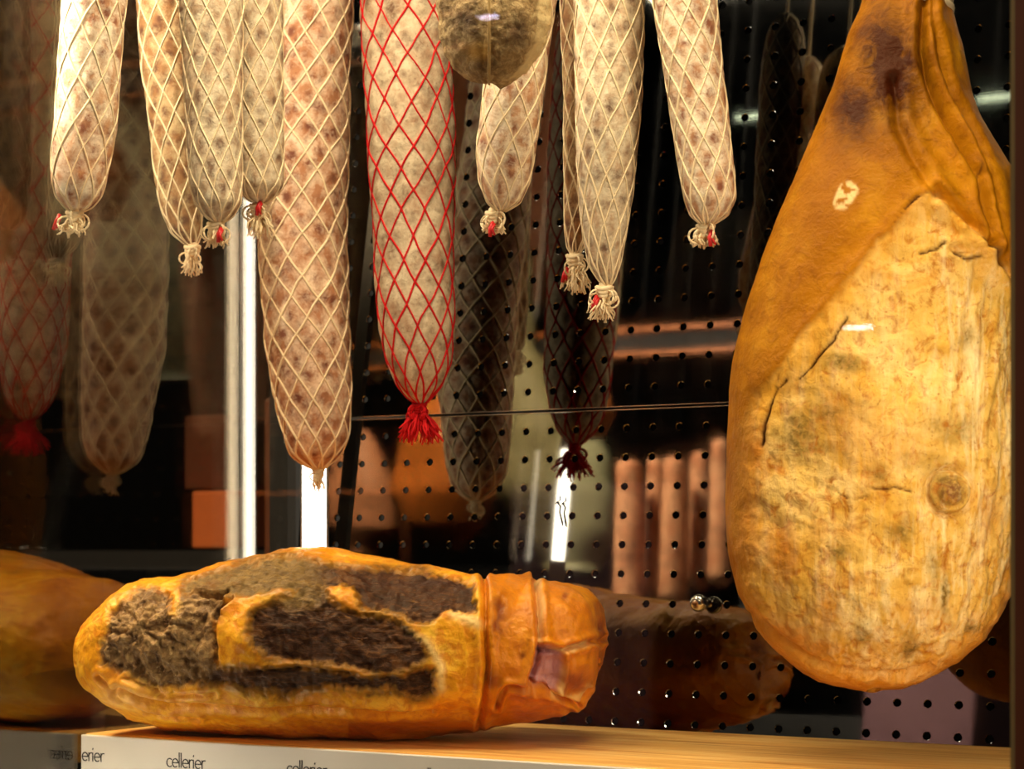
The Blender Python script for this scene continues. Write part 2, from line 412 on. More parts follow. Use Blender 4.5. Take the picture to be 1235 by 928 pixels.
# ------------------------------------------------------------------ the big hanging ham
def hanging_ham():
    Lf = [(-190,1062),(-150,1054),(-90,1046),(-40,1044),(0,1040),(13,1036),(40,1023.6),(77,1014),(103,1005),(143,987),(197,963.5),(254,940),(307,920.5),(363,903),(410,892),(440,885),(473,880),(530,876),(600,876),(667,879.5),(718,892),(758,911.5),(790,935),(805,951),(817,967),(826,985),(831,1005),(835,1028),(837.5,1045)]
    Rt = [(-190,1104),(-150,1118),(-90,1130),(-40,1138),(0,1145),(60,1162),(117,1174),(150,1186),(197,1214),(220,1229),(270,1243),(340,1250),(430,1254),(520,1253),(600,1247),(660,1239),(718,1223.5),(750,1209),(774,1193),(794,1170),(806,1152),(818,1129.5),(828,1112),(835,1090),(837.5,1062)]
    Yc = 1.53
    C = at(1060, 450, Yc)
    b = math.atan2(C[0], C[1]); n = np.array([math.sin(b), math.cos(b), 0]); rr = np.array([math.cos(b), -math.sin(b), 0])
    nv, nu = 460, 380
    s = np.linspace(0, 1, nv)
    vv = -190 + 1027.5*np.sin(s*PI/2)**1.0 if False else -190 + 1027.5*(1-(1-s)**1.35)
    lu = np.interp(vv, [a for a, _ in Lf], [q for _, q in Lf]); ru = np.interp(vv, [a for a, _ in Rt], [q for _, q in Rt])
    P = np.zeros((nv, nu, 3))
    for i in range(nv):
        a = on_plane(lu[i], vv[i], C, n); c = on_plane(ru[i], vv[i], C, n)
        mid = (a+c)/2; hw = np.linalg.norm(c-a)/2
        hd = hw*.78 if hw < .10 else .078+.027*(1-math.exp(-(hw-.10)/.035))
        for j in range(nu):
            tq = 2*j/nu-1; w = PI/2+PI*(.72*tq+.28*tq**3)
            # flatter in front: superellipse
            cs, sn = math.cos(w), math.sin(w)
            ex = .86
            x = hw*math.copysign(abs(cs)**ex, cs); y = hd*math.copysign(abs(sn)**ex, sn)
            P[i, j] = mid + rr*x - n*y
    P = P.reshape(-1, 3)
    U, Vq = proj(P)
    N = vnormals(P, nv, nu)
    out = P - np.repeat(P.reshape(nv, nu, 3).mean(1), nu, 0)
    sg = np.sign((N*out).sum(1)); N *= sg[:, None]
    front = sstep(-(N @ n), -.25, .15)
    jit = fbm(P, 28, 4)*9 + fbm(P, 150, 3, 7.)*2.5
    jit2 = fbm(P, 70, 3, 5.0)*4
    edge = [(1130,232),(1112,240),(1085,262),(1058,290),(1030,328),(1005,366),(975,398),(948,432),(930,458),(908,474),(896,510),(890,560),(888,640),(892,700),(908,745),(934,785),(965,806),(1005,832),(1050,846),(1100,842)]
    fatpoly = edge + [(1152,822),(1210,765),(1240,710),(1300,640),(1300,330),(1222,330),(1205,318),(1190,300),(1160,262)]
    sd = poly_sd(U, Vq, fatpoly) + jit*.6 + jit2*.5
    fat = sstep(sd, -5-9*sstep(Vq,440,560), 7+14*sstep(Vq,440,560))*front
    disp = np.zeros(len(P))
    # the cut face lies lower than the rind, with a rolled lip along the border
    lipm = sstep(Vq, 490, 440)
    disp += (-.0042*sstep(sd, -4, 34) + .0016*np.exp(-((sd+5)/9.)**2))*front*lipm - .0042*(1-lipm)*front*sstep(U, 905, 950)
    big = fbm(P, 11, 3, 2.0); med = fbm(P, 30, 4, 9.0); fine = fbm(P, 90, 4, 3.0)
    disp += .0038*big*(0.4+.6*fat) + (.0015*med+.0012*fine)*fat + .0006*med
    # folds of the shank
    folds = [([(1113,-60),(1114,0),(1112,60),(1118,95),(1135,135),(1165,185),(1181,213),(1190,255),(1194,292)], 9, .0075),
             ([(1122,-40),(1124,20),(1132,70),(1146,115),(1172,160),(1196,215),(1206,270),(1210,320),(1222,340)], 8, .004),
             ([(1078,100),(1083,150),(1098,185),(1113,208),(1128,238)], 11, .0038),
             ([(1130,232),(1160,262),(1190,296),(1205,318),(1222,330)], 8, .005),
             ([(1195,292),(1180,306),(1150,300)], 6, .003)]
    for pts, wd, dp in folds:
        d, sd_ = line_d(U, Vq, pts)
        d = d + jit2*.4
        disp += front*(-dp*np.exp(-(d/(wd*.55))**2) + dp*.75*np.exp(-((d-wd*1.3)/(wd*.9))**2))
    # cracks
    crack = np.zeros(len(P))
    for pts, wd in [([(1019,383),(1013,393),(1005,409),(990,425),(972,447),(958,457)], 1.5), ([(934,466),(928,480),(922,500),(917,536)], 2.2), ([(946,458),(932,470)], 2.5),
                    ([(995,587),(1008,592),(1020,601),(1034,603),(1046,598)], 1.6), ([(1050,590),(1068,591),(1080,588),(1098,593)], 1.8),
                    ([(1128,234),(1110,238),(1090,252),(1072,274)], 1.6), ([(1181,212),(1183,200),(1176,192)], 1.8), ([(1110,306),(1130,300),(1140,292)], 1.5), ([(1150,305),(1164,312),(1180,310)], 2),
                    ([(1183,292),(1196,304),(1212,326)], 2.2), ([(994,660),(1004,672),(1012,680)], 1.3)]:
        d, _ = line_d(U+jit2*.7, Vq+jit*.3, pts)
        crack = np.maximum(crack, np.exp(-(d/(wd*np.clip(.8+1.1*med, .3, 1.3)))**2)*np.clip(1.0+1.2*med, .35, 1))
    crack *= front
    disp -= .0035*crack
    # round bone end
    kd = np.hypot(U-1147, Vq-594)
    disp += front*(.010*np.sqrt(np.clip(1-(kd/27)**2, 0, 1)) - .005*np.exp(-((kd-28)/4)**2) - .003*np.exp(-((kd-17)/3.0)**2)*(kd < 24))
    # fibrous streaks on the right of the cut face
    st = np.array([noise.fractal(Vector((u*.075, v*.014, 3.3)), .8, 2.2, 4) for u, v in zip(U+.12*Vq, Vq)])
    right = sstep(U+.1*(Vq-500), 1060, 1190)*fat
    disp += .0018*st*right + .0008*st*fat
    # lower rim where the rind turns under
    d, _ = line_d(U, Vq, [(905,740),(935,772),(970,800),(1010,815),(1050,822),(1095,822),(1125,812)])
    disp += -.004*np.exp(-((d+jit2*.3)/4.5)**2)*front
    P2 = P + N*disp[:, None]
    # shape data
    shank = np.exp(-(((U-1072-.1*(Vq-60))/44)**2+((Vq-80)/88)**2))*front
    shank = np.maximum(shank, .9*np.exp(-(((U-1032)/36)**2+((Vq-132)/48)**2))*front)
    wp = np.exp(-(((U-1020)*.8+(Vq-236)*.45)/13)**2-(((Vq-236)*.8-(U-1020)*.45)/22)**2)*front
    wp = sstep(wp+fine*.25, .35, .6)*sstep(fbm(P, 160, 3, 1.0), -.25, .1)
    olive = np.zeros(len(P)); rust = np.zeros(len(P))
    for (x, y, a, c, sgn) in [(1015,435,26,10,1),(960,520,30,26,.9),(1000,500,40,22,.7),(980,545,30,10,.9),(1145,592,20,22,.9),(1168,405,10,16,.8),(1150,515,30,22,.6),(1062,575,14,14,.8),
                              (1090,640,16,22,.7),(1143,720,5,26,1),(1097,788,13,20,.9),(1038,772,9,14,.9),(1180,765,16,8,.8),(1008,670,9,14,.8),(1130,690,8,40,.5),(1122,560,40,14,.4)]:
        olive = np.maximum(olive, sgn*np.exp(-((U+jit-x)/a)**2-((Vq+jit*.8-y)/c)**2))
    for (x, y, a, c, sgn) in [(900,620,16,90,.9),(940,660,18,34,1),(1000,745,22,30,.8),(950,770,30,20,.9),(985,790,26,12,.9),(905,545,14,40,.9),(1040,520,50,30,.35),(1085,540,40,22,.35),(1200,620,16,30,.6),
                              (1030,705,24,12,.6),(1020,640,20,16,.5),(985,640,14,18,.5),(1050,560,40,40,.3),(1110,740,30,20,.4)]:
        rust = np.maximum(rust, sgn*np.exp(-((U+jit-x)/a)**2-((Vq+jit*.8-y)/c)**2))
    knob = np.exp(-((kd-0)/15)**2)*front
    root = empty('hanging_ham', (C[0], C[1], P2[-1][2]))
    org = np.array(root.location)
    Fc = [(i*nu+(j+1)%nu, i*nu+j, (i+1)*nu+j, (i+1)*nu+(j+1)%nu) for i in range(nv-1) for j in range(nu)]
    Fc.append(tuple(reversed(range(nu)))); Fc.append(tuple((nv-1)*nu+j for j in range(nu)))
    # material
    t = NT('dry_cured_ham'); c = t.coord()
    n1 = t.noise(c, 26, 6, .6, .5); n2 = t.noise(c, 90, 6, .65, .8); n3 = t.noise(c, 340, 4, .6)
    cs = t.coord((60, 60, 9)); ns = t.noise(cs, 1.4, 7, .7, .35)
    skin = t.ramp(n1, [(.30, srgb(150,88,4)), (.55, srgb(182,116,10)), (.75, srgb(202,140,26))])
    skin = t.mix(t.math('MULTIPLY', t.ramp(n2, [(.5, 0.), (.72, 1.)]), .55), skin, srgb(116,62,12))
    skin = t.mix(t.ramp(n3, [(.68, 0.), (.76, .35)]), skin, srgb(226,176,70))
    skin = t.mix(t.ramp(t.noise(c, 7, 3, .5), [(.40, .55), (.56, 0.)]), skin, srgb(138,78,6))
    n0 = t.noise(c, 11, 5, .6, .9)
    fatc = t.ramp(n0, [(.30, srgb(186,118,30)), (.44, srgb(208,158,62)), (.56, srgb(220,178,90)), (.70, srgb(198,136,46))])
    fatc = t.mix(t.ramp(n1, [(.50, 0.), (.66, .75)]), fatc, srgb(232,196,118))
    fatc = t.mix(t.ramp(n2, [(.34, .9), (.50, 0.)]), fatc, srgb(168,98,22))
    cre = t.math('MULTIPLY', t.ramp(ns, [(.46, 0.), (.66, 1.)]), t.math('ADD', t.math('MULTIPLY', t.attr('streak'), .65), .3), True)
    fatc = t.mix(cre, fatc, srgb(244,222,164))
    fatc = t.mix(t.ramp(n3, [(.60, 0.), (.70, .6)]), fatc, srgb(150,92,30))
    fatc = t.mix(t.math('MULTIPLY', t.attr('lip'), .45), fatc, srgb(228,160,48))
    ol = t.math('MULTIPLY', t.attr('olive'), t.ramp(t.math('ADD', n2, t.math('MULTIPLY', n3, .4)), [(.45, .1), (.8, 1.2)]), True)
    fatc = t.mix(1.0, fatc, (1.,.98,.95,1), 'MULTIPLY')
    fatc = t.mix(ol, fatc, srgb(112,86,34))
    ru = t.math('MULTIPLY', t.attr('rust'), t.ramp(n2, [(.3, .35), (.65, 1.)]), True)
    fatc = t.mix(t.math('MULTIPLY', ru, .85), fatc, srgb(184,104,20))
    fatc = t.mix(t.math('MULTIPLY', t.attr('knob'), t.ramp(n3, [(.4, .35), (.6, 1.)])), fatc, srgb(112,66,36))
    dk = t.math('MULTIPLY', t.attr('shank'), t.ramp(n2, [(.25, .8), (.7, 1.5)]), True)
    skin = t.mix(dk, skin, srgb(58,20,4))
    skin = t.mix(t.math('MULTIPLY', t.attr('bloom'), .8), skin, srgb(240,206,140))
    col = t.mix(t.attr('fat'), skin, fatc)
    col = t.mix(t.attr('crack'), col, srgb(84,46,16))
    h = t.math('ADD', t.math('MULTIPLY', n2, 1.), t.math('MULTIPLY', n3, .5))
    h = t.math('ADD', h, t.math('MULTIPLY', t.math('MULTIPLY', ns, t.attr('fat')), .9))
    mat = t.bsdf(col, t.mix(t.attr('fat'), (.46,.46,.46,1), (.6,.6,.6,1)), 0, t.bump(h, .6, .0024), spec=.13, Specular_Tint=(1,.72,.4,1))
    o = mesh('meat', P2-org, Fc, mat, root)
    for k, a in dict(fat=fat, olive=olive, rust=rust, shank=shank, bloom=wp, crack=crack, knob=knob, lip=np.exp(-((sd-8)/16.)**2)*front, streak=np.clip(right+.8*sstep(Vq,600,740)*fat*sstep(U,960,1040), 0, 1)).items(): set_attr(o.data, k, a)
    # rope looped round the shank
    mb = MB()
    for q, v0 in enumerate((-28, -16, -5)):
        cc = on_plane(1088, v0, C, n); a = on_plane(np.interp(v0, [x for x,_ in Lf],[x for _,x in Lf])-5, v0, C, n)
        hw = np.linalg.norm(a-cc)+.002
        pts = []
        for k in range(41):
            w = 2*PI*k/40
            p = cc + rr*hw*1.0*math.cos(w) - n*hw*.82*math.sin(w) + UP*(.012*math.cos(w))*-1
            pts.append(p-org)
        mb.tube(pts, .005, 8)
    top = on_plane(1088, -20, C, n)-org
    mb.tube([top+rr*-.05-n*.0, top+rr*-.055+UP*.06, top+UP*.2, (top[0], top[1], .98-org[2])], .0045, 8)
    mb.build('rope', M['thread'], root)
    tag(root, 'large whole dry cured ham with pale yellow cut face hanging by its shank', 'ham')
hanging_ham()

# ------------------------------------------------------------------ the boned ham lying on the board
def lying_ham():
    Tp = [(103,800),(109.5,768),(123.5,736),(142,717.6),(167,700),(210,696),(235,690),(266,680),(313,671),(353,663),(390,662),(418,668),(447,674),(478,679),(524,685),(561,693),(580,698),(599,697),(630,692.5),(641,698),(650,704),(679,706),(704,715),(716,727),(721,745),(725,770),(727,800)]
    Bt = [(103,804),(114,832),(133,854),(158,869),(204,879),(266,884.5),(359,888),(447,889.5),(493,888),(549,885),(586,879),(648,870),(689,862),(710,845),(722,825),(727,803)]
    A = np.array([-1.205, 1.465, 0.]); ang = math.radians(15)
    axd = np.array([math.cos(ang), math.sin(ang), 0]); nn = np.array([-math.sin(ang), math.cos(ang), 0])   # nn points away from the viewer
    C = A
    nv, nu = 480, 320
    s = np.linspace(0, 1, nv); ss = (1-np.cos(s*PI))/2; ss = .55*ss+.45*s
    u0, u1 = 118, 723
    uu = u0 + (u1-u0)*ss
    tmap = 103 + (727-103)*ss
    P = np.zeros((nv, nu, 3)); 
    dep = [(103,.0),(106,.035),(112,.055),(125,.075),(150,.092),(200,.104),(300,.110),(450,.108),(560,.100),(640,.088),(690,.075),(715,.055),(724,.03),(727,.0)]
    for i in range(nv):
        tv = np.interp(tmap[i], [a for a,_ in Tp],[b for _,b in Tp]); bv = np.interp(tmap[i],[a for a,_ in Bt],[b for _,b in Bt])
        a = on_plane(uu[i], tv, C, nn); c = on_plane(uu[i], bv, C, nn)
        zt, zb = a[2], c[2]
        mid = on_plane(uu[i], (tv+bv)/2, C, nn)
        zc, hh = (zt+zb)/2, (zt-zb)/2
        hd = np.interp(tmap[i],[a for a,_ in dep],[b for _,b in dep])
        for j in range(nu):
            tq = 2*j/nu-1; w = PI+PI*(.72*tq+.28*tq**3); cs, sn = math.cos(w), math.sin(w); ex = .80
            y = hd*math.copysign(abs(cs)**ex, cs); z = hh*math.copysign(abs(sn)**ex, sn)
            y *= 1-.30*float(sstep(-z/hh if hh else 0, .35, 1.0)); P[i,j] = (mid[0]+nn[0]*y, mid[1]+nn[1]*y, zc+z)
    P = P.reshape(-1,3)
    # rest on the board
    U, Vq = proj(P)
    N = vnormals(P, nv, nu)
    out = P - np.repeat(P.reshape(nv, nu, 3).mean(1), nu, 0)
    N *= np.sign((N*out).sum(1))[:, None]
    view = (CAM-P); view /= np.linalg.norm(view, axis=1)[:, None]
    front = sstep((N*view).sum(1), -.2, .12)
    jit = fbm(P, 30, 4)*10; jit2 = fbm(P, 80, 3, 4.)*5
    jit3 = fbm(P, 190, 3, 8.)*4
    x, y = U+jit*.3+jit2*.6+jit3, Vq+jit*.25+jit2*.6-jit3*.7
    face = [(123,785),(127,757),(144,729),(170,712),(195,711),(204,716),(206,744),(214,744),(217,714),(240,711),(268,717),(256,745),(262,775),(262,805),(250,822),(235,828),(210,832),(180,827),(158,815),(135,806),(123,800)]
    topm = [(219,710),(228,700),(262,689),(300,677),(345,671),(400,684),(432,688),(470,687),(510,690),(556,702),(573,716),(576,738),(560,741),(538,736),(522,749),(500,749),(484,741),(460,734),(436,730),(430,712),(410,704),(380,706),(345,713),(328,713),(300,719),(268,717)]
    midm = [(300,762),(305,742),(330,729),(350,720),(362,706),(388,704),(394,724),(410,736),(430,739),(470,746),(486,757),(505,772),(516,790),(505,801),(490,808),(470,812),(440,808),(420,804),(395,800),(345,797),(325,793),(312,780)]
    lowm = [(245,806),(290,810),(330,806),(360,808),(400,812),(440,818),(480,815),(521,807),(521,836),(500,838),(470,828),(440,830),(400,826),(375,830),(345,838),(310,831),(270,825),(245,827)]
    crest = [(258,716),(268,717),(264,748),(258,748)]
    sds = [poly_sd(x, y, p) for p in (face, topm, midm, lowm, crest)]
    sface = sds[0]; smeat = np.maximum.reduce(sds[1:])
    meat = sstep(smeat, -5, 3)*front; grey = sstep(sface, -5, 5)*front
    hole = poly_sd(U, Vq, [(648,777),(660,778),(676,785),(679,800),(677,822),(668,835),(641,829),(638,820),(644,804)])
    holem = sstep(hole, -1.5, 2)*front
    rind = np.maximum(sstep(U+jit*.4, 578, 588), sstep(Vq-(862-.00*(U)), 0, 14)*(U > 420))*1.0
    rind = np.maximum(rind, 1-front)
    disp = np.zeros(len(P))
    big = fbm(P, 12, 3, 1.0); med = fbm(P, 36, 4, 6.0); fine = fbm(P, 120, 4, 2.0)
    disp += .004*big + .0015*med + .0006*fine
    disp += -.0022*meat + (.0020*med+.0014*fine)*meat - .0015*grey + (.003*med+.0028*fine)*grey
    # rolled lips beside the meat
    for sdd in (np.maximum(sface, smeat),):
        disp += .0012*np.exp(-((sdd+8)/7)**2)*front
    disp += .006*np.exp(-(((U-290)/30)**2+((Vq-778)/32)**2))*front + .003*np.exp(-(((U-410)/20)**2+((Vq-718)/13)**2))*front      # fat bulge
    # muscle seams radiating in the left face
    rad = np.hypot(U-172, (Vq-760)); th = np.arctan2(Vq-760, U-172)
    wr = np.array([noise.fractal(Vector((a*3.2, b*.035, 1.7)), .8, 2., 4) for a, b in zip(th, rad)])
    disp += .0030*wr*grey
    creases = [([(583,694),(586,720),(584,760),(587,800),(584,840),(578,876)], 5, .006), ([(645,698),(649,730),(651,770),(646,800),(638,830)], 5, .0075),
               ([(652,784),(680,784),(705,775),(726,772)], 4, .006), ([(600,852),(604,838),(612,830),(640,828),(668,838),(695,848)], 3.5, .006),
               ([(695,848),(700,842),(706,830)], 3.5, .005),
               ([(142,832),(170,842),(205,850),(260,853),(340,855),(440,856),(520,858)], 5, .0065), ([(120,815),(150,846),(190,862),(240,868)], 3.5, .003),
               ([(150,818),(200,838),(260,836)], 3, .0025), ([(240,714),(268,718),(272,712)], 4, .004), ([(258,745),(264,735),(280,722)], 3, .003), ([(262,740),(260,770),(264,800)], 4, .0035), ([(245,745),(232,790),(236,820)], 8, .003), ([(300,812),(360,806),(420,812)], 3, .003)]
    for pts, wd, dp in creases:
        d, _ = line_d(U+jit2*.2, Vq+jit*.1, pts)
        disp += front*(-dp*np.exp(-(d/(wd*.65))**2) + dp*.5*np.exp(-((d-wd*1.6)/(wd*1.1))**2))
    disp += -.009*sstep(hole, -3, 6)*front + .003*np.exp(-((hole+4)/3.5)**2)*front
    # right muzzle bulges
    disp += .005*np.exp(-(((U-690)/28)**2+((Vq-740)/26)**2))*front + .004*np.exp(-(((U-705)/18)**2+((Vq-810)/28)**2))*front
    P2 = P + N*disp[:, None]
    P2[:, 2] = np.where(P2[:, 2] < .0004, .0004, P2[:, 2])
    spots = np.zeros(len(P))
    for (a, b, ra, rb) in [(605,735,7,16),(598,755,5,10),(680,724,5,6),(720,760,4,8),(602,742,4,20),(628,790,4,5),(593,820,10,12),(690,820,20,14)]:
        spots = np.maximum(spots, np.exp(-((U+jit2-a)/ra)**2-((Vq+jit2-b)/rb)**2))
    spots *= front
    pale = np.zeros(len(P))
    for pts, wd in [([(648,700),(652,730),(652,776)], 3), ([(652,784),(680,785),(706,775)], 2.5), ([(676,800),(678,825),(668,838),(690,840),(706,826)], 3), ([(600,852),(604,838),(612,830)], 2),
                    ([(485,758),(515,775),(530,800),(534,830)], 5), ([(548,742),(575,752)], 6)]:
        d, _ = line_d(U+jit2*.5, Vq+jit2*.5, pts); pale = np.maximum(pale, np.exp(-(d/wd)**2)*.8)
    pale = np.maximum(pale, .35*np.exp(-(((U-150)/35)**2+((Vq-838)/16)**2))); pale *= front
    seam = np.exp(-((smeat+3)/4.5)**2)*sstep(U, 545, 500)*front
    olv = sstep(U+jit, 410, 350)*sstep(Vq+jit, 738, 716)*front
    root = empty('boned_ham', (C[0]+.22*axd[0], C[1]+.22*axd[1], 0)); org = np.array(root.location)
    Fc = [(i*nu+j, i*nu+(j+1)%nu, (i+1)*nu+(j+1)%nu, (i+1)*nu+j) for i in range(nv-1) for j in range(nu)]
    Fc.append(tuple(reversed(range(nu)))); Fc.append(tuple((nv-1)*nu+j for j in range(nu)))
    Fc = [tuple(reversed(f)) for f in Fc]
    t = NT('boned_ham'); c = t.coord()
    n1 = t.noise(c, 26, 6, .6, .5); n2 = t.noise(c, 95, 6, .65, .8); n3 = t.noise(c, 380, 4, .6)
    cf = t.coord((20, 60, 90)); nf = t.noise(cf, 2.2, 6, .7, 1.5)
    fatc = t.ramp(n1, [(.28, srgb(218,136,12)), (.5, srgb(240,170,30)), (.66, srgb(244,192,62)), (.82, srgb(224,144,18))])
    fatc = t.mix(t.ramp(n2, [(.40, .8), (.56, 0.)]), fatc, srgb(206,118,16))
    fatc = t.mix(t.ramp(n3, [(.66, 0.), (.76, .4)]), fatc, srgb(246,216,130))
    rindc = t.ramp(n1, [(.3, srgb(176,92,2)), (.55, srgb(212,128,6)), (.78, srgb(232,160,22))])
    rindc = t.mix(t.ramp(n2, [(.5, 0.), (.7, .5)]), rindc, srgb(168,78,10))
    col = t.mix(t.attr('rind'), fatc, rindc)
    col = t.mix(t.attr('pale'), col, srgb(240,208,132))
    meatc = t.ramp(nf, [(.30, srgb(26,11,6)), (.5, srgb(60,32,18)), (.64, srgb(98,62,32)), (.80, srgb(172,128,62))])
    meatc = t.mix(t.attr('olive'), meatc, t.ramp(nf, [(.3, srgb(72,52,26)), (.5, srgb(116,90,48)), (.75, srgb(158,128,72))]))
    meatc = t.mix(t.ramp(n1, [(.56, 0.), (.74, .55)]), meatc, srgb(140,84,22))
    greyc = t.ramp(n2, [(.3, srgb(66,42,24)), (.46, srgb(122,90,54)), (.60, srgb(162,128,80)), (.78, srgb(196,164,104))])
    greyc = t.mix(t.ramp(n3, [(.6, 0.), (.72, .6)]), greyc, srgb(216,190,140))
    col = t.mix(t.math('MULTIPLY', t.attr('seam'), t.ramp(n2, [(.35, .5), (.6, 1.)])), col, srgb(126,82,22))
    col = t.mix(t.attr('meat'), col, meatc); col = t.mix(t.attr('grey'), col, greyc)
    col = t.mix(t.math('MULTIPLY', t.attr('spots'), .85), col, srgb(110,34,12))
    col = t.mix(t.attr('lean'), col, t.ramp(n2, [(.3, srgb(150,96,104)), (.7, srgb(196,142,140))]))
    h = t.math('ADD', t.math('MULTIPLY', n2, .8), t.math('MULTIPLY', n3, .5))
    h = t.math('ADD', h, t.math('MULTIPLY', t.math('MULTIPLY', nf, t.attr('meat')), 1.6))
    h = t.math('ADD', h, t.math('MULTIPLY', t.math('MULTIPLY', n3, t.attr('grey')), 1.2))
    rough = t.mix(t.math('ADD', t.attr('meat'), t.attr('grey'), True), (.36,.36,.36,1), (.31,.31,.31,1))
    mat = t.bsdf(col, rough, 0, t.bump(h, .55, .002), Specular_Tint=(1,.76,.45,1), Specular_IOR_Level=t.mix(t.math('ADD', t.attr('meat'), t.attr('grey'), True), (.5,.5,.5,1), (.22,.22,.22,1)))
    o = mesh('meat', P2-org, Fc, mat, root)
    for k, a in dict(meat=meat, grey=grey, rind=np.clip(rind,0,1), pale=pale, spots=spots, lean=holem, olive=olv, seam=seam).items(): set_attr(o.data, k, a)
    tag(root, 'boned cured ham with dark meat and orange fat lying on the wooden board', 'ham')
lying_ham()

# ------------------------------------------------------------------ mouldy tied piece
def tied_meat():
    Y = 1.40
    out = [(545,-60),(538,0),(540,32),(546,65),(555,80),(568,92),(583,100),(598,104),(613,99),(628,88),(641,73),(650,54),(655,30),(655,0),(650,-60),(620,-100),(575,-100)]
    vv = np.linspace(-100, 104, 90)
    C = at(597, 0, Y)
    k = mpp(597, Y)
    poly = np.array(out, float)
    def lim(v):
        xs = []
        for a, b in zip(poly, np.roll(poly, -1, 0)):
            if (a[1]-v)*(b[1]-v) <= 0 and a[1] != b[1]: xs.append(a[0]+(b[0]-a[0])*(v-a[1])/(b[1]-a[1]))
        return (min(xs), max(xs)) if xs else (597, 598)
    nu = 100; V = []
    lr = [lim(min(max(v, -99.5), 103.5)) for v in vv]
    L = np.array([a for a, _ in lr]); Rr = np.array([b for _, b in lr])
    for _ in range(3):
        L[1:-1] = (L[:-2]+2*L[1:-1]+L[2:])/4; Rr[1:-1] = (Rr[:-2]+2*Rr[1:-1]+Rr[2:])/4
    for v, a, b in zip(vv, L, Rr):
        pa, pb = at(a, v, Y), at(b, v, Y); m = (pa+pb)/2; hw = (pb-pa)[0]/2
        hd = .036*math.sqrt(max(1-((v-2)/104)**2, .005))
        for j in range(nu):
            w = 2*PI*j/nu; cs, sn = math.cos(w), math.sin(w)
            x = hw*math.copysign(abs(cs)**.9, cs); y = hd*math.copysign(abs(sn)**.7, sn)
            V.append((m[0]+x, m[1]+y, m[2]))
    V = np.array(V); nv = len(vv)
    N = vnormals(V, nv, nu); o_ = V-np.repeat(V.reshape(nv, nu, 3).mean(1), nu, 0); N *= np.sign((N*o_).sum(1))[:, None]
    U, Vq = proj(V)
    d, _ = line_d(U, Vq, [(590,-110),(591,30),(593,104)])
    dd = .0022*fbm(V, 45, 4)+.0013*fbm(V, 140, 4, 3.) - .003*np.exp(-(d/7)**2)
    V = V+N*dd[:, None]
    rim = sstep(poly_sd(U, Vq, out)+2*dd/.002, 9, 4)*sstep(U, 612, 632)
    brown = np.zeros(len(V))
    for (a, b, ra, rb) in [(566,22,20,14),(582,75,16,14),(565,62,8,10),(625,40,14,20)]:
        brown = np.maximum(brown, np.exp(-((U-a)/ra)**2-((Vq-b)/rb)**2))
    yel = np.exp(-((U-574)/14)**2-((Vq-62)/12)**2)
    root = empty('hanging_cured_meat', (C[0], C[1], V[-1][2])); org = np.array(root.location)
    Fc = [(i*nu+j, i*nu+(j+1)%nu, (i+1)*nu+(j+1)%nu, (i+1)*nu+j) for i in range(nv-1) for j in range(nu)]
    Fc = [tuple(reversed(f)) for f in Fc]; Fc.append(tuple(range(nu))); Fc.append(tuple(reversed([(nv-1)*nu+j for j in range(nu)])))
    t = NT('mouldy_meat'); c = t.coord()
    n1 = t.noise(c, 60, 6, .65, .6); n2 = t.noise(c, 220, 5, .65, .5)
    col = t.ramp(n2, [(.3, srgb(112,86,52)), (.5, srgb(168,138,88)), (.68, srgb(206,180,126))])
    col = t.mix(t.ramp(n1, [(.45, 0.), (.65, .6)]), col, srgb(112,80,38))
    col = t.mix(t.math('MULTIPLY', t.attr('brown'), .8), col, srgb(70,42,20))
    col = t.mix(t.math('MULTIPLY', t.attr('yel'), .8), col, srgb(196,148,56))
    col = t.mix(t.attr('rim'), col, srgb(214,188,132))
    mat = t.bsdf(col, .7, 0, t.bump(t.math('ADD', n1, n2), .7, .003), spec=.3)
    o = mesh('meat', V-org, Fc, mat, root)
    for kk, a in dict(brown=brown, yel=yel, rim=rim).items(): set_attr(o.data, kk, a)
    mb = MB()
    M['old_string'] = thread_mat('old_string', srgb(176,146,92), srgb(130,100,56))
    mb.tube([at(590, v, Y-.0385*math.sqrt(max(1-((v-2)/104)**2, .01))-.0006)-org for v in np.linspace(-95, 102, 30)], .0010, 6)
    mb.tube([at(541, 20, Y-.008)-org, at(534, 28, Y-.01)-org, at(533, 40, Y-.012)-org, at(537, 50, Y-.012)-org, at(543, 55, Y-.012)-org], .0012, 6)
    p = at(597, -98, Y)-org
    mb.tube([p, (p[0], p[1], .98-org[2])], .0016, 6)
    mb.build('string', M['old_string'], root)
    tag(root, 'flat round brown mouldy cured meat tied with string, overlapping a small white sausage', 'cured meat')
tied_meat()

# ------------------------------------------------------------------ the case: board, label strip, panels, glass
def wood_mat(name, c1, c2, c3, scale=1.0, rough=.38):
    t = NT(name); c = t.coord((2.2*scale, 34*scale, 30*scale))
    g = t.noise(c, 2.4, 7, .62, .8)
    c2_ = t.coord((.8*scale, 90*scale, 60*scale)); g2 = t.noise(c2_, 3, 5, .6, .3)
    col = t.ramp(t.math('ADD', t.math('MULTIPLY', g, .6), t.math('MULTIPLY', g2, .4)), [(.34, c1), (.5, c2), (.64, c3)])
    kn = t.ramp(t.voro(t.coord((3.2, 13, 12)), 1.6), [(.03, 1.), (.085, 0.)])
    col = t.mix(t.math('MULTIPLY', kn, .7), col, tuple(x*.35 for x in c1[:3])+(1,))
    return t.bsdf(col, rough, 0, t.bump(g2, .25, .001), spec=.4)
M['board'] = wood_mat('oiled_beech', srgb(186,110,34), srgb(240,184,96), srgb(252,214,138))
RX = -.30
mb = MB(); mb.box((WALL_X+.004, 1.414, -.028), (RX, BACK_Y-.022, 0)); o = mb.build('shelf_board', M['board'], smooth=False); bevel(o, .0015)
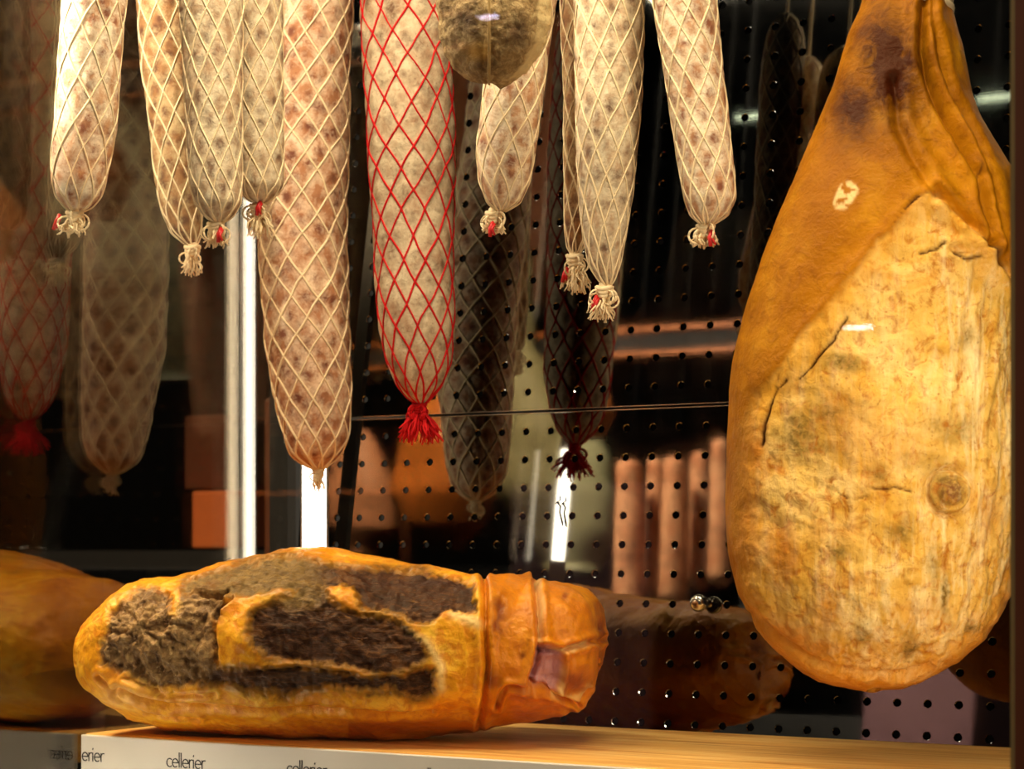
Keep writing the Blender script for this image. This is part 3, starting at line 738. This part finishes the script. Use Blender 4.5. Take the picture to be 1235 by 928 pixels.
tag(o, 'pale yellow wooden shelf board under the lying ham', 'shelf board')
t = NT('label_paper'); c = t.coord()
m_label = t.bsdf(t.mix(t.math('MULTIPLY', t.noise(c, 14, 4), .5), srgb(232,226,212), srgb(196,188,172)), .45, 0, spec=.4)
strip = empty('label_strip', (-.82, 1.41, -.04))
mb = MB(); z0 = -.085
mb.box((WALL_X+.004, 1.4085, z0), (RX, 1.4135, -.0008))
o = mb.build('strip', m_label, strip, False); o.location = (.82, -1.41, .04); bevel(o, .001)
tag(strip, 'pale label strip with repeated lettering along the front edge of the wooden board', 'label strip')
# lettering drawn as strokes
def arc(cx, cy, rx, ry, a0, a1, n=14):
    return [(cx+rx*math.cos(math.radians(a0+(a1-a0)*i/n)), cy+ry*math.sin(math.radians(a0+(a1-a0)*i/n))) for i in range(n+1)]
GL = {'c': ([arc(.44,.5,.44,.5,48,312)], .86), 'e': ([[(.03,.52),(.88,.52)]+arc(.45,.5,.44,.5,5,310)], .98), 'l': ([[(.08,0),(.08,1.75)]], .30),
      'r': ([[(.08,0),(.08,1)], [(.08,.55)]+arc(.44,.55,.36,.44,170,70,8)], .62), 'i': ([[(.08,0),(.08,1)], [(.06,1.38),(.13,1.55)]], .34)}
def word(mbx, txt, x0, zb, xh, Yf, sw=.065):
    x = 0
    for ch in txt:
        st, adv = GL[ch]
        for pl in st:
            pl = np.array(pl)
            for q in range(len(pl)-1):
                a, b = pl[q], pl[q+1]; d = b-a; L = np.linalg.norm(d)
                if L < 1e-6: continue
                d = d/L; nrm = np.array([-d[1], d[0]])*sw; e = d*sw*.4
                qs = [a-nrm-e, b-nrm+e, b+nrm+e, a+nrm-e]
                V = [(x0+(x+p[0])*xh, Yf, zb+p[1]*xh) for p in qs]+[(x0+(x+p[0])*xh, Yf+.0004, zb+p[1]*xh) for p in qs]
                mbx.add(V, [(0,1,2,3),(7,6,5,4),(0,4,5,1),(1,5,6,2),(2,6,7,3),(3,7,4,0)])
        x += adv + .0
    return x*xh
m_ink = plain('black_ink', srgb(34,30,28), .5)
YS = 1.4081
for txt, u0_, vb in (('erier', 99, 917.7), ('cellerier', 201, 925), ('cellerier', 346, 934), ('cellerier', 500, 943), ('cellerier', 664, 953)):
    p = at(u0_, vb, YS); q = at(u0_, vb-10, YS)
    m2 = MB(); word(m2, txt, p[0], p[2], q[2]-p[2], YS)
    o = m2.build('lettering', m_ink, strip, False); o.location = (.82, -1.41, .04)
    o['label'] = 'black lettering'

# perforated back panel
def steel(name):
    t = NT(name); c = t.coord()
    n = t.noise(c, 9, 5, .6, .3); n2 = t.noise(t.coord((3, 3, 160)), 3, 4)
    col = t.ramp(n, [(.3, (.17,.168,.16,1)), (.7, (.24,.237,.225,1))])
    r = t.ramp(n, [(.3, .018), (.7, .045)])
    return t.bsdf(col, r, 1.0, t.bump(n2, .008, .0004))
M['steel'] = steel('polished_steel')
TILT = math.radians(5.0)
PIV = np.array([0, BACK_Y, CAMZ])
PN = np.array([0, -math.cos(TILT), math.sin(TILT)])
def lean(o):
    o.location = tuple(PIV); o.rotation_euler = (-TILT, 0, 0)
    for v in o.data.vertices: v.co = v.co - Vector(PIV)
def mirrored(p):
    p = np.asarray(p, float); return p - 2*np.dot(p-PIV, PN)*PN
def perforated(name, z_lo, z_hi, zrow, x_lo, x_hi, xcol, pitch, r):
    mb = MB(); nh = 16
    c0 = int(math.ceil((x_lo-xcol)/pitch+.5)); c1 = int(math.floor((x_hi-xcol)/pitch-.5))
    r0 = int(math.ceil((z_lo-zrow)/pitch+.5)); r1 = int(math.floor((z_hi-zrow)/pitch-.5))
    xa, xb = xcol+(c0-.5)*pitch, xcol+(c1+.5)*pitch; za, zb = zrow+(r0-.5)*pitch, zrow+(r1+.5)*pitch
    Yf = BACK_Y
    h = pitch/2
    for ci in range(c0, c1+1):
        for ri in range(r0, r1+1):
            cx, cz = xcol+ci*pitch, zrow+ri*pitch
            V = []; 
            for k in range(nh):
                w = 2*PI*(k+.5)/nh; cs, sn = math.cos(w), math.sin(w)
                m = max(abs(cs), abs(sn)); V.append((cx+h*cs/m, Yf, cz+h*sn/m))
            # square the corner points
            for k in range(nh):
                w = 2*PI*(k+.5)/nh
                V.append((cx+r*1.30*math.cos(w), Yf, cz+r*1.30*math.sin(w)))
            for k in range(nh):
                w = 2*PI*(k+.5)/nh
                V.append((cx+r*1.05*math.cos(w), Yf+.0006, cz+r*1.05*math.sin(w)))
            for k in range(nh):
                w = 2*PI*(k+.5)/nh
                V.append((cx+r*math.cos(w), Yf+.003, cz+r*math.sin(w)))
            for q, sx, sz in ((1, 1, 1), (5, -1, 1), (9, -1, -1), (13, 1, -1)):
                V.append((cx+sx*h, Yf, cz+sz*h))
            Fc = [(b*nh+k, b*nh+(k+1)%nh, (b+1)*nh+(k+1)%nh, (b+1)*nh+k) for b in range(3) for k in range(nh)]
            Fc += [(1, 64, 2), (5, 65, 6), (9, 66, 10), (13, 67, 14)]
            mb.add(V, Fc)
    # border strips
    for (a, b, c, d) in ((x_lo, xa, z_lo, z_hi), (xb, x_hi, z_lo, z_hi), (xa, xb, z_lo, za), (xa, xb, zb, z_hi)):
        if b-a > 1e-5 and d-c > 1e-5:
            mb.add([(a,Yf,c),(b,Yf,c),(b,Yf,d),(a,Yf,d)], [(0,1,2,3)])
    o = mb.build(name, M['steel'], None, False)
    return o
XC = at(658, 588, BACK_Y)[0]; PIT = .0278
seam = at(624.5, 496, BACK_Y)[2]
zl = at(624.5, 519.8, BACK_Y)[2]; zu = at(624.5, 471.5, BACK_Y)[2]
o = perforated('perforated_panel', -.03, seam-.0012, zl, WALL_X+.003, RX, XC, PIT, .0030)
tag(o, 'polished steel back panel with round holes, below the horizontal seam', 'panel')
o2 = perforated('perforated_panel', seam+.0012, 1.0, zu, WALL_X+.003, RX, XC, PIT, .0030)
tag(o2, 'polished steel back panel with round holes, above the horizontal seam', 'panel')
M['lip'] = plain('brushed_steel_edge', (.62,.58,.5,1), .25, 1.0)
for ob in (o, o2): lean(ob)
for ob, za, zb in ((o, seam-.0018, seam-.0012), (o2, seam+.0012, seam+.0018)):
    mb = MB(); mb.box((WALL_X+.003, BACK_Y-.0018, za), (RX, BACK_Y+.003, zb)); e = mb.build('folded_edge', M['lip'], ob, False); e.location = tuple(-PIV)
M['void'] = plain('dark_backing', (.006,.006,.008,1), .9)
mb = MB(); mb.box((WALL_X-.1, BACK_Y+.085, -.1), (RX+.05, BACK_Y+.10, 1.02)); o = mb.build('trim_4', M['void'], None, False); tag(o, 'dark backing board behind the perforated panel', None, kind='structure')
M['shop_wall'] = plain('dark_shop_wall', (.008,.010,.014,1), .9)
for nm, lo, hi in (('floor', (-4.2,-3.4,-1.0), (3.2,3.6,-.95)), ('ceiling', (-4.2,-3.4,2.3), (3.2,3.6,2.35)), ('wall_back', (-4.2,3.5,-.95), (3.2,3.6,2.3)),
                   ('wall_front', (-4.2,-3.4,-.95), (3.2,-3.3,2.3)), ('wall_right', (3.1,-3.3,-.95), (3.2,3.5,2.3)), ('wall_far', (-4.2,-3.3,-.95), (-4.1,3.5,2.3))):
    mb = MB(); mb.box(lo, hi); o = mb.build(nm, M['shop_wall'], None, False); tag(o, 'dark shop ' + nm.replace('_', ' '), None, kind='structure')

# bolt on the panel
p = at(852, 727, BACK_Y-.004)
b = empty('panel_bolt', (p[0], BACK_Y-.004, p[2]))
M['chrome'] = plain('bolt_steel', (.75,.70,.58,1), .22, 1.0)
mb = MB(); mb.lathe([(.0042, .004), (.0042, -.014)], 14, (0,0,0), 'y'); mb.build('shank', M['chrome'], b)
mb = MB(); mb.lathe([(.0055, -.0125), (.0078, -.0135), (.0084, -.0160), (.0078, -.0190), (.0054, -.0214), (.0018, -.0224)], 24, (0,0,0), 'y'); mb.build('head', M['chrome'], b)
tag(b, 'small shiny round bolt head on the back panel beside the hanging ham', 'bolt')
# dark thread stuck to the panel
mb = MB(); mb.tube([at(u, v, BACK_Y-.0012) for u, v in ((675,597),(676,603),(672,606),(676,611),(675,618),(678,630),(679,635))], [.0004,.0008,.0009,.001,.0009,.0011,.0006], 6)
mb.tube([at(u, v, BACK_Y-.0012) for u, v in ((676,607),(672,606),(670.5,608))], .0006, 5)
o = mb.build('thread_scrap', M['void']); tag(o, 'short dark thread stuck on the back panel over a bright reflection', 'thread')

# glass
def glass(name, tint, refl, rough=.0):
    t = NT(name)
    tr = t.n('ShaderNodeBsdfTransparent'); tr.inputs[0].default_value = tint
    gl = t.n('ShaderNodeBsdfGlossy'); gl.inputs['Roughness'].default_value = rough
    mx = t.n('ShaderNodeMixShader'); mx.inputs[0].default_value = refl
    t.l(tr.outputs[0], mx.inputs[1]); t.l(gl.outputs[0], mx.inputs[2]); t.l(mx.outputs[0], t.out.inputs['Surface'])
    return t.m
M['side_glass'] = glass('tinted_side_glass', (.92,.89,.84,1), .13)
M['front_glass'] = glass('front_glass', (.985,.985,.98,1), .012)
for k, xx in enumerate((WALL_X, WALL_X-.0108)):
    mb = MB(); mb.box((xx-.002, FRONT_Y, -.3), (xx, BACK_Y, 1.0)); o = mb.build('wall_left', M['side_glass'], None, False)
    tag(o, ('inner', 'outer')[k]+' pane of the dark double glazed left side wall of the case', None, kind='structure')
mb = MB(); mb.box((-1.62, FRONT_Y, -.3), (-.374, FRONT_Y+.006, 1.0)); o = mb.build('window_1', M['front_glass'], None, False)
tag(o, 'clear front glass of the display case', None, kind='structure')
# right post
post = empty('trim_1', (-.345, FRONT_Y, -.3)); tag(post, 'brown upright post at the right end of the display case', None, kind='structure')
M['post'] = plain('brown_post', srgb(150,84,52), .5)
pu = at(1224, 500, FRONT_Y)[0]
mb = MB(); mb.box((pu+.0018, FRONT_Y-.006, -.3), (pu+.07, FRONT_Y+.05, 1.02)); o = mb.build('post', M['post'], None, False)
o.parent = post; o.location = (.345, -FRONT_Y, .3)
mb = MB(); mb.box((pu-.0008, FRONT_Y-.006, -.3), (pu+.0018, FRONT_Y+.012, 1.02)); o = mb.build('edge_strip', plain('pale_edge', srgb(206,180,120), .4), None, False)
o.parent = post; o.location = (.345, -FRONT_Y, .3)
mb = MB(); mb.box((-1.64, FRONT_Y-.02, 1.0), (RX+.08, BACK_Y+.10, 1.02)); o = mb.build('ceiling', M['void'], None, False); tag(o, 'dark top of the display case', None, kind='structure')
mb = MB(); mb.box((-1.64, FRONT_Y, -.95), (RX+.08, BACK_Y+.10, -.30)); o = mb.build('trim_3', M['void'], None, False); tag(o, 'dark base of the display case', None, kind='structure')
M['rail'] = plain('rail_steel', (.5,.48,.45,1), .3, 1.0)
for Yr in (1.36, 1.45, 1.55):
    mb = MB(); mb.tube([(WALL_X+.004, Yr, .985), (RX, Yr, .985)], .006, 10); o = mb.build('hanging_rail', M['rail'])
    tag(o, 'round steel rail under the top of the case from which the sausages hang', 'rail', 'hanging rails')

# ------------------------------------------------------------------ lights
WARM = (1.0, .845, .60, 1)
def led(name, x, y, z0, z1, bars, label, w, face):
    '''aluminium profile with rounded glowing diffusers'''
    r = empty(name, (x, y, z0))
    mb = MB(); mb.box((-w/2-.002, 0, 0), (w/2+.002, .002, z1-z0)); mb.box((w/2, -.0035, 0), (w/2+.0015, .002, z1-z0)); mb.build('profile', M['rail'], r, False)
    for a, b, st in bars:
        m = emit('led_glow', (1, .88, .68, 1), st)
        mb = MB(); n = 14; V = []
        for z in (a-z0, b-z0):
            V += [(-w/2*math.cos(PI*k/n), -.0003-w*.06*math.sin(PI*k/n), z) for k in range(n+1)]
        k1 = n+1
        Fc = [(k, k+1, k1+k+1, k1+k) for k in range(n)] + [(n, 0, k1, k1+n), tuple(reversed(range(k1))), tuple(range(k1, 2*k1))]
        mb.add(V, Fc); mb.build('diffuser', m, r)
    r.rotation_euler = (0, 0, math.atan2(face[0], -face[1]))
    tag(r, label, 'light strip'); return r
led('led_strip', -1.265, 1.713, .0, .985, [(.15, .98, 10)], 'bright vertical light strip in the back left corner behind the thick reddish salami', .0245, (.5, -.866))
led('led_strip', -1.286, 1.226, -.30, .995, [(-.26, -.04, 60), (.243, .385, 16), (.56, .985, 120)], 'upright light strip at the front left corner, mirrored in the back panel', .016, (.55, .83))  # the lowest bar is added, to brighten the label strip
def area(name, loc, aim, sx, sy, e, col=WARM):
    l = bpy.data.lights.new(name, 'AREA'); l.shape = 'RECTANGLE'; l.size = sx; l.size_y = sy; l.energy = e; l.color = col[:3]
    o = bpy.data.objects.new(name, l); COL.objects.link(o); o.location = loc
    o.rotation_euler = (Vector(aim)-Vector(loc)).to_track_quat('-Z', 'Y').to_euler(); return o
# unseen key strip at case top, lamp behind right post, added front fill
area('top_key', (-.80, 1.235, .985), (-.80, 1.52, .10), .85, .04, 10)
area('post_light', (-.350, 1.27, .20), (-.95, 1.48, .06), .03, .5, 1.8)
area('front_fill', (-.25, -.9, 1.5), (-.75, 1.5, .2), .25, .25, 6)

# ------------------------------------------------------------------ the shop around the case, seen in the polished back panel
def shop(u, v, Yv):
    '''point of the shop whose mirror image shows at photograph position (u, v), the image lying at distance Yv'''
    return mirrored(at(u, v, Yv))
M['shop_ham'] = plain('shop_ham_rind', srgb(214,120,46), .5)
M['shop_ham2'] = plain('shop_ham_pale', srgb(206,140,104), .55)
M['shop_salami'] = casing_mat('shop_salami_casing', srgb(226,164,122), srgb(190,118,80), srgb(112,60,38), .5, .7, cell=0)
M['shop_grey'] = plain('shop_ham_mould', srgb(150,146,112), .6)
M['shop_wood'] = plain('shop_dark_wood', srgb(104,58,34), .5)
M['copper'] = plain('copper_trim', srgb(196,110,52), .5)
M['purple'] = plain('purple_card', srgb(122,84,96), .7)
M['kraft'] = plain('kraft_paper', srgb(226,186,140), .7)
M['iron'] = plain('black_iron', (.012,.012,.014,1), .85)
YV = 3.05
def shop_hung(name, label, cat, rows, mat, Yv, flat=.7, group=None, lump=.06, seed=0):
    '''hanging piece turned from its outline: rows (v, left, right)'''
    rows = sorted(rows); c = (rows[0][1]+rows[0][2])/2
    P0 = shop(c, rows[-1][0], Yv); root = empty(name, P0)
    vs = np.linspace(rows[0][0], rows[-1][0], 40); nu = 28; V = []
    for v in vs:
        l = np.interp(v, [r[0] for r in rows], [r[1] for r in rows]); r_ = np.interp(v, [r[0] for r in rows], [r[2] for r in rows])
        a = shop(l, v, Yv); b = shop(r_, v, Yv); m = (a+b)/2; hw = max(np.linalg.norm(b-a)/2, .002)
        for j in range(nu):
            w = 2*PI*j/nu
            q = 1+lump*noise.noise(Vector((math.cos(w)*1.3+seed, math.sin(w)*1.3, m[2]*14)))
            V.append((m[0]+hw*q*math.cos(w)-P0[0], m[1]+flat*hw*q*math.sin(w)-P0[1], m[2]-P0[2]))
    n = len(vs)
    Fc = [(i*nu+(j+1)%nu, i*nu+j, (i+1)*nu+j, (i+1)*nu+(j+1)%nu) for i in range(n-1) for j in range(nu)]
    Fc += [tuple(reversed(range(nu))), tuple((n-1)*nu+j for j in range(nu))]
    Fc = [tuple(reversed(f)) for f in Fc]
    mesh('meat', V, Fc, mat, root)
    t = np.array(V[:nu]).mean(0); TOPS.append((name, t[1]+P0[1])); mb = MB(); mb.tube([t-np.array([0,0,.01]), (t[0], t[1], SHOP_TOP-P0[2])], .0008, 6); mb.build('string', M['iron'], root)
    tag(root, label, cat, group); return root
SHOP_TOP = 1.9; TOPS = []
SH = 'meats hanging in the shop'
shop_hung('hanging_ham', 'orange ham hanging in the shop, mirrored in the back panel below the red netted salami', 'ham', [(470,520,545),(505,508,575),(540,486,594),(600,476,592),(640,490,575),(662,515,550)], M['shop_ham'], YV, .7, SH, .1, 1)
shop_hung('hanging_ham', 'pinkish ham hanging in the shop, mirrored beside the back corner light strip', 'ham', [(520,425,445),(555,405,462),(600,395,478),(640,400,478),(668,415,455)], M['shop_ham2'], YV+.1, .7, SH, .1, 2)
shop_hung('hanging_ham', 'grey mould ham with a long shank in the shop, mirrored left of the bolt', 'ham', [(300,594,640),(420,592,645),(470,580,680),(530,580,720),(600,600,745),(650,640,740),(690,660,720)], M['shop_grey'], YV+.25, .7, SH, .1, 3)
shop_hung('hanging_ham', 'small dark orange ham knuckle in the shop, mirrored above the grey mould ham', 'ham', [(440,695,715),(468,682,730),(500,672,740),(528,690,725)], M['shop_ham'], YV-.2, .7, SH, .15, 4)
SR = 'salamis hanging in a row in the shop'
for i, (l, r_, tv, bv, wd) in enumerate([(743,776,556,738,'first'),(780,801,552,722,'second'),(799,829,552,732,'third'),(832,858,546,712,'fourth'),(857,884,530,708,'fifth')]):
    shop_hung('hanging_salami', 'pinkish brown salami hanging in the shop, %s from the left in the mirrored row' % wd, 'salami',
        [(tv,l+9,r_-8),(tv+5,l+2,r_-3),(tv+90,l,r_),(bv-10,l-2,r_-2),(bv,l+6,r_-8)], M['shop_salami'], YV+(.06 if i % 2 else 0), 1, SR, .08, i+10)
pr = shop(640, 400, YV)
sal = [y for n_, y in TOPS if n_ == 'hanging_salami']
for yy in (np.mean(sal[0::2])+.004, np.mean(sal[1::2])-.01, pr[1]-.19):
    mb = MB(); mb.tube([(-2.6, yy, SHOP_TOP), (-1.2, yy, SHOP_TOP)], .014, 10); o = mb.build('meat_rail', M['iron']); tag(o, 'black iron rail in the shop from which meats hang', 'rail', 'shop rails')
def wall_box(name, label, cat, u0, u1, v0, v1, Yv, mat, depth=.05, ztop=None):
    a, b = shop(u0, v0, Yv), shop(u1, v1, Yv); um = (max(u0, 520)+min(u1, 900))/2; a[2] = shop(um, v0, Yv)[2]; b[2] = shop(um, v1, Yv)[2]
    mb = MB(); mb.box((min(a[0],b[0]), a[1]-depth, min(a[2],b[2])), (max(a[0],b[0]), a[1], ztop or max(a[2],b[2])))
    o = mb.build(name, mat, None, False); bevel(o, .004); tag(o, label, cat); return o
wall_box('wooden_cupboard', 'brown wooden cupboard in the shop, mirrored behind the small white sausage', 'cupboard', 540, 690, -70, 395, 3.9, M['shop_wood'], .3, 2.298)
bm = wall_box('shelf_beam', 'dark wooden beam with copper trim in the shop, mirrored above the panel seam', 'beam', 420, 960, 404, 434, 3.7, M['iron'], .05)
a, b_ = shop(420, 404, 3.7), shop(960, 434, 3.7); a[2] = shop(710, 404, 3.7)[2]; b_[2] = shop(710, 434, 3.7)[2]
for z in (max(a[2], b_[2]), min(a[2], b_[2])):
    mb = MB(); mb.box((min(a[0],b_[0]), a[1]-.01, z-.004), (max(a[0],b_[0]), a[1]+.012, z+.004)); mb.build('copper_trim', M['copper'], bm, False)
wall_box('card_box', 'purple grey card box in the shop, mirrored under the big hanging ham', 'box', 1046, 1180, 780, 1500, 3.0, M['purple'], .2)
a = shop(788, 858, 3.2); q = shop(720, 795, 3.3); q2 = shop(900, 795, 3.3)
mb = MB(); mb.box((-2.0, a[1]-.45, -.95), (-1.2, a[1]+.08, a[2]-.0025)); cn = mb.build('shop_counter', M['iron'], None, False); bevel(cn, .004)
tag(cn, 'black counter in the shop, mirrored behind the right end of the lying ham', 'counter')
mb = MB(); mb.box((min(q[0],q2[0]), q[1]-.02, q[2]-.004), (max(q[0],q2[0]), q[1], q[2]+.004))
mb.box((min(q[0],q2[0]), q[1]-.02, a[2]-.003), (min(q[0],q2[0])+.01, q[1], q[2])); mb.box((max(q[0],q2[0])-.01, q[1]-.02, a[2]-.003), (max(q[0],q2[0]), q[1], q[2]))
o = mb.build('highlight_rail', M['copper'], cn, False)  # added bar, its copper colour imitates the highlight on the counter edge
mb = MB(); mb.box((a[0]-.045, a[1]-.05, a[2]-.002), (a[0]+.045, a[1]+.05, a[2])); o = mb.build('paper_sheet', M['kraft'], None, False); tag(o, 'pale sheet of paper on the black shop counter, mirrored just above the shelf board', 'paper')
area('mirror_fill', (-1.95, 1.3, 1.5), (-1.8, .5, .45), .5, .2, 210)  # added lamp, brightens the shop pieces for their mirror images
# added things beyond the left glass wall, imitating reflections in it
def beyond(name, label, cat, u0, u1, v0, v1, Y, mat, depth=.2):
    a, b = at(u0, v1, Y), at(u1, v0, Y)
    mb = MB(); mb.box((a[0], Y, a[2]), (b[0], Y+depth, b[2])); o = mb.build(name, mat, None, False); bevel(o, .004); tag(o, label, cat); return o
M['orange'] = plain('orange_card', srgb(226,120,60), .6)
beyond('reflection_box', 'orange box added beyond the left glass wall to imitate a reflection', 'box', 231, 274, 592, 662, 2.5, M['orange'])
mb = MB(); q = at(250, 664, 2.5); mb.box((-2.4, 2.46, q[2]-.03), (-1.85, 2.75, q[2]-.0005))
for sx in (-2.38, -1.9): mb.box((sx, 2.6, -.95), (sx+.03, 2.7, q[2]-.03))
o = mb.build('side_shelf', M['iron'], None, False); tag(o, 'black shelf beyond the left glass wall carrying the added boxes', 'shelf')
beyond('reflection_box', 'brown box added beyond the left glass wall above the orange one, imitating a reflection', 'box', 222, 272, 500, 591.4, 2.52, M['shop_wood'])
beyond('reflection_plank', 'brown plank added beyond the left glass wall by the corner light strip, imitating a reflected streak', 'plank', 318, 333, 480, 1660, 2.3, M['shop_wood'], .03)
area('side_fill', (-2.2, 1.6, .9), (-2.1, 2.5, .3), .3, .3, 4)  # added lamp to light the things past the left glass
# small tube lamps behind the photographer, mirrored in the front glass and the panel
def lamp(u, v, glassy, label, colr, w_=.055, st=60):
    if glassy:
        p = at(u, v, 3.6); p[1] = 2*FRONT_Y-p[1]
    else: p = shop(u, v, 4.2)
    r = empty('tube_lamp', p)
    mb = MB(); mb.tube([(-w_/2,0,0),(w_/2,0,0)], .0035, 10); mb.build('tube', emit('tube_glow', colr, st), r)
    mb = MB()
    for sx in (-1, 1): mb.tube([(sx*w_/2,0,0),(sx*(w_/2+.012),0,0)], .0055, 10)
    mb.tube([(-w_/2,-.0,.008),(w_/2,0,.008)], .003, 8)
    mb.tube([(0,0,.008),(0,0,2.3-p[2])], .003, 8)
    mb.build('holder', M['iron'], r, False)
    tag(r, label, 'lamp')
lamp(1035, 395, True, 'small violet white tube lamp mirrored in the front glass across the big hanging ham', (.85,.8,1,1))
lamp(586, 20, True, 'small violet white tube lamp mirrored in the front glass over the tied cured meat', (.75,.7,1,1))
lamp(903, 141, False, 'small greenish tube lamp mirrored in the panel left of the big hanging ham', (.8,.9,.6,1), .06, 10)
lamp(1200, 118, False, 'small greenish tube lamp mirrored in the panel beside the right post', (.8,.9,.6,1), .075, 10)

w = bpy.data.worlds.new('world'); S.world = w; w.use_nodes = True
w.node_tree.nodes['Background'].inputs[0].default_value = (.35, .42, .6, 1)
w.node_tree.nodes['Background'].inputs[1].default_value = .012
S.view_settings.view_transform = 'Standard'; S.view_settings.look = 'None'; S.view_settings.exposure = 0; S.view_settings.gamma = 1
S.view_settings.use_curve_mapping = False
S.cycles.sample_clamp_indirect = 4
S.cycles.caustics_reflective = False
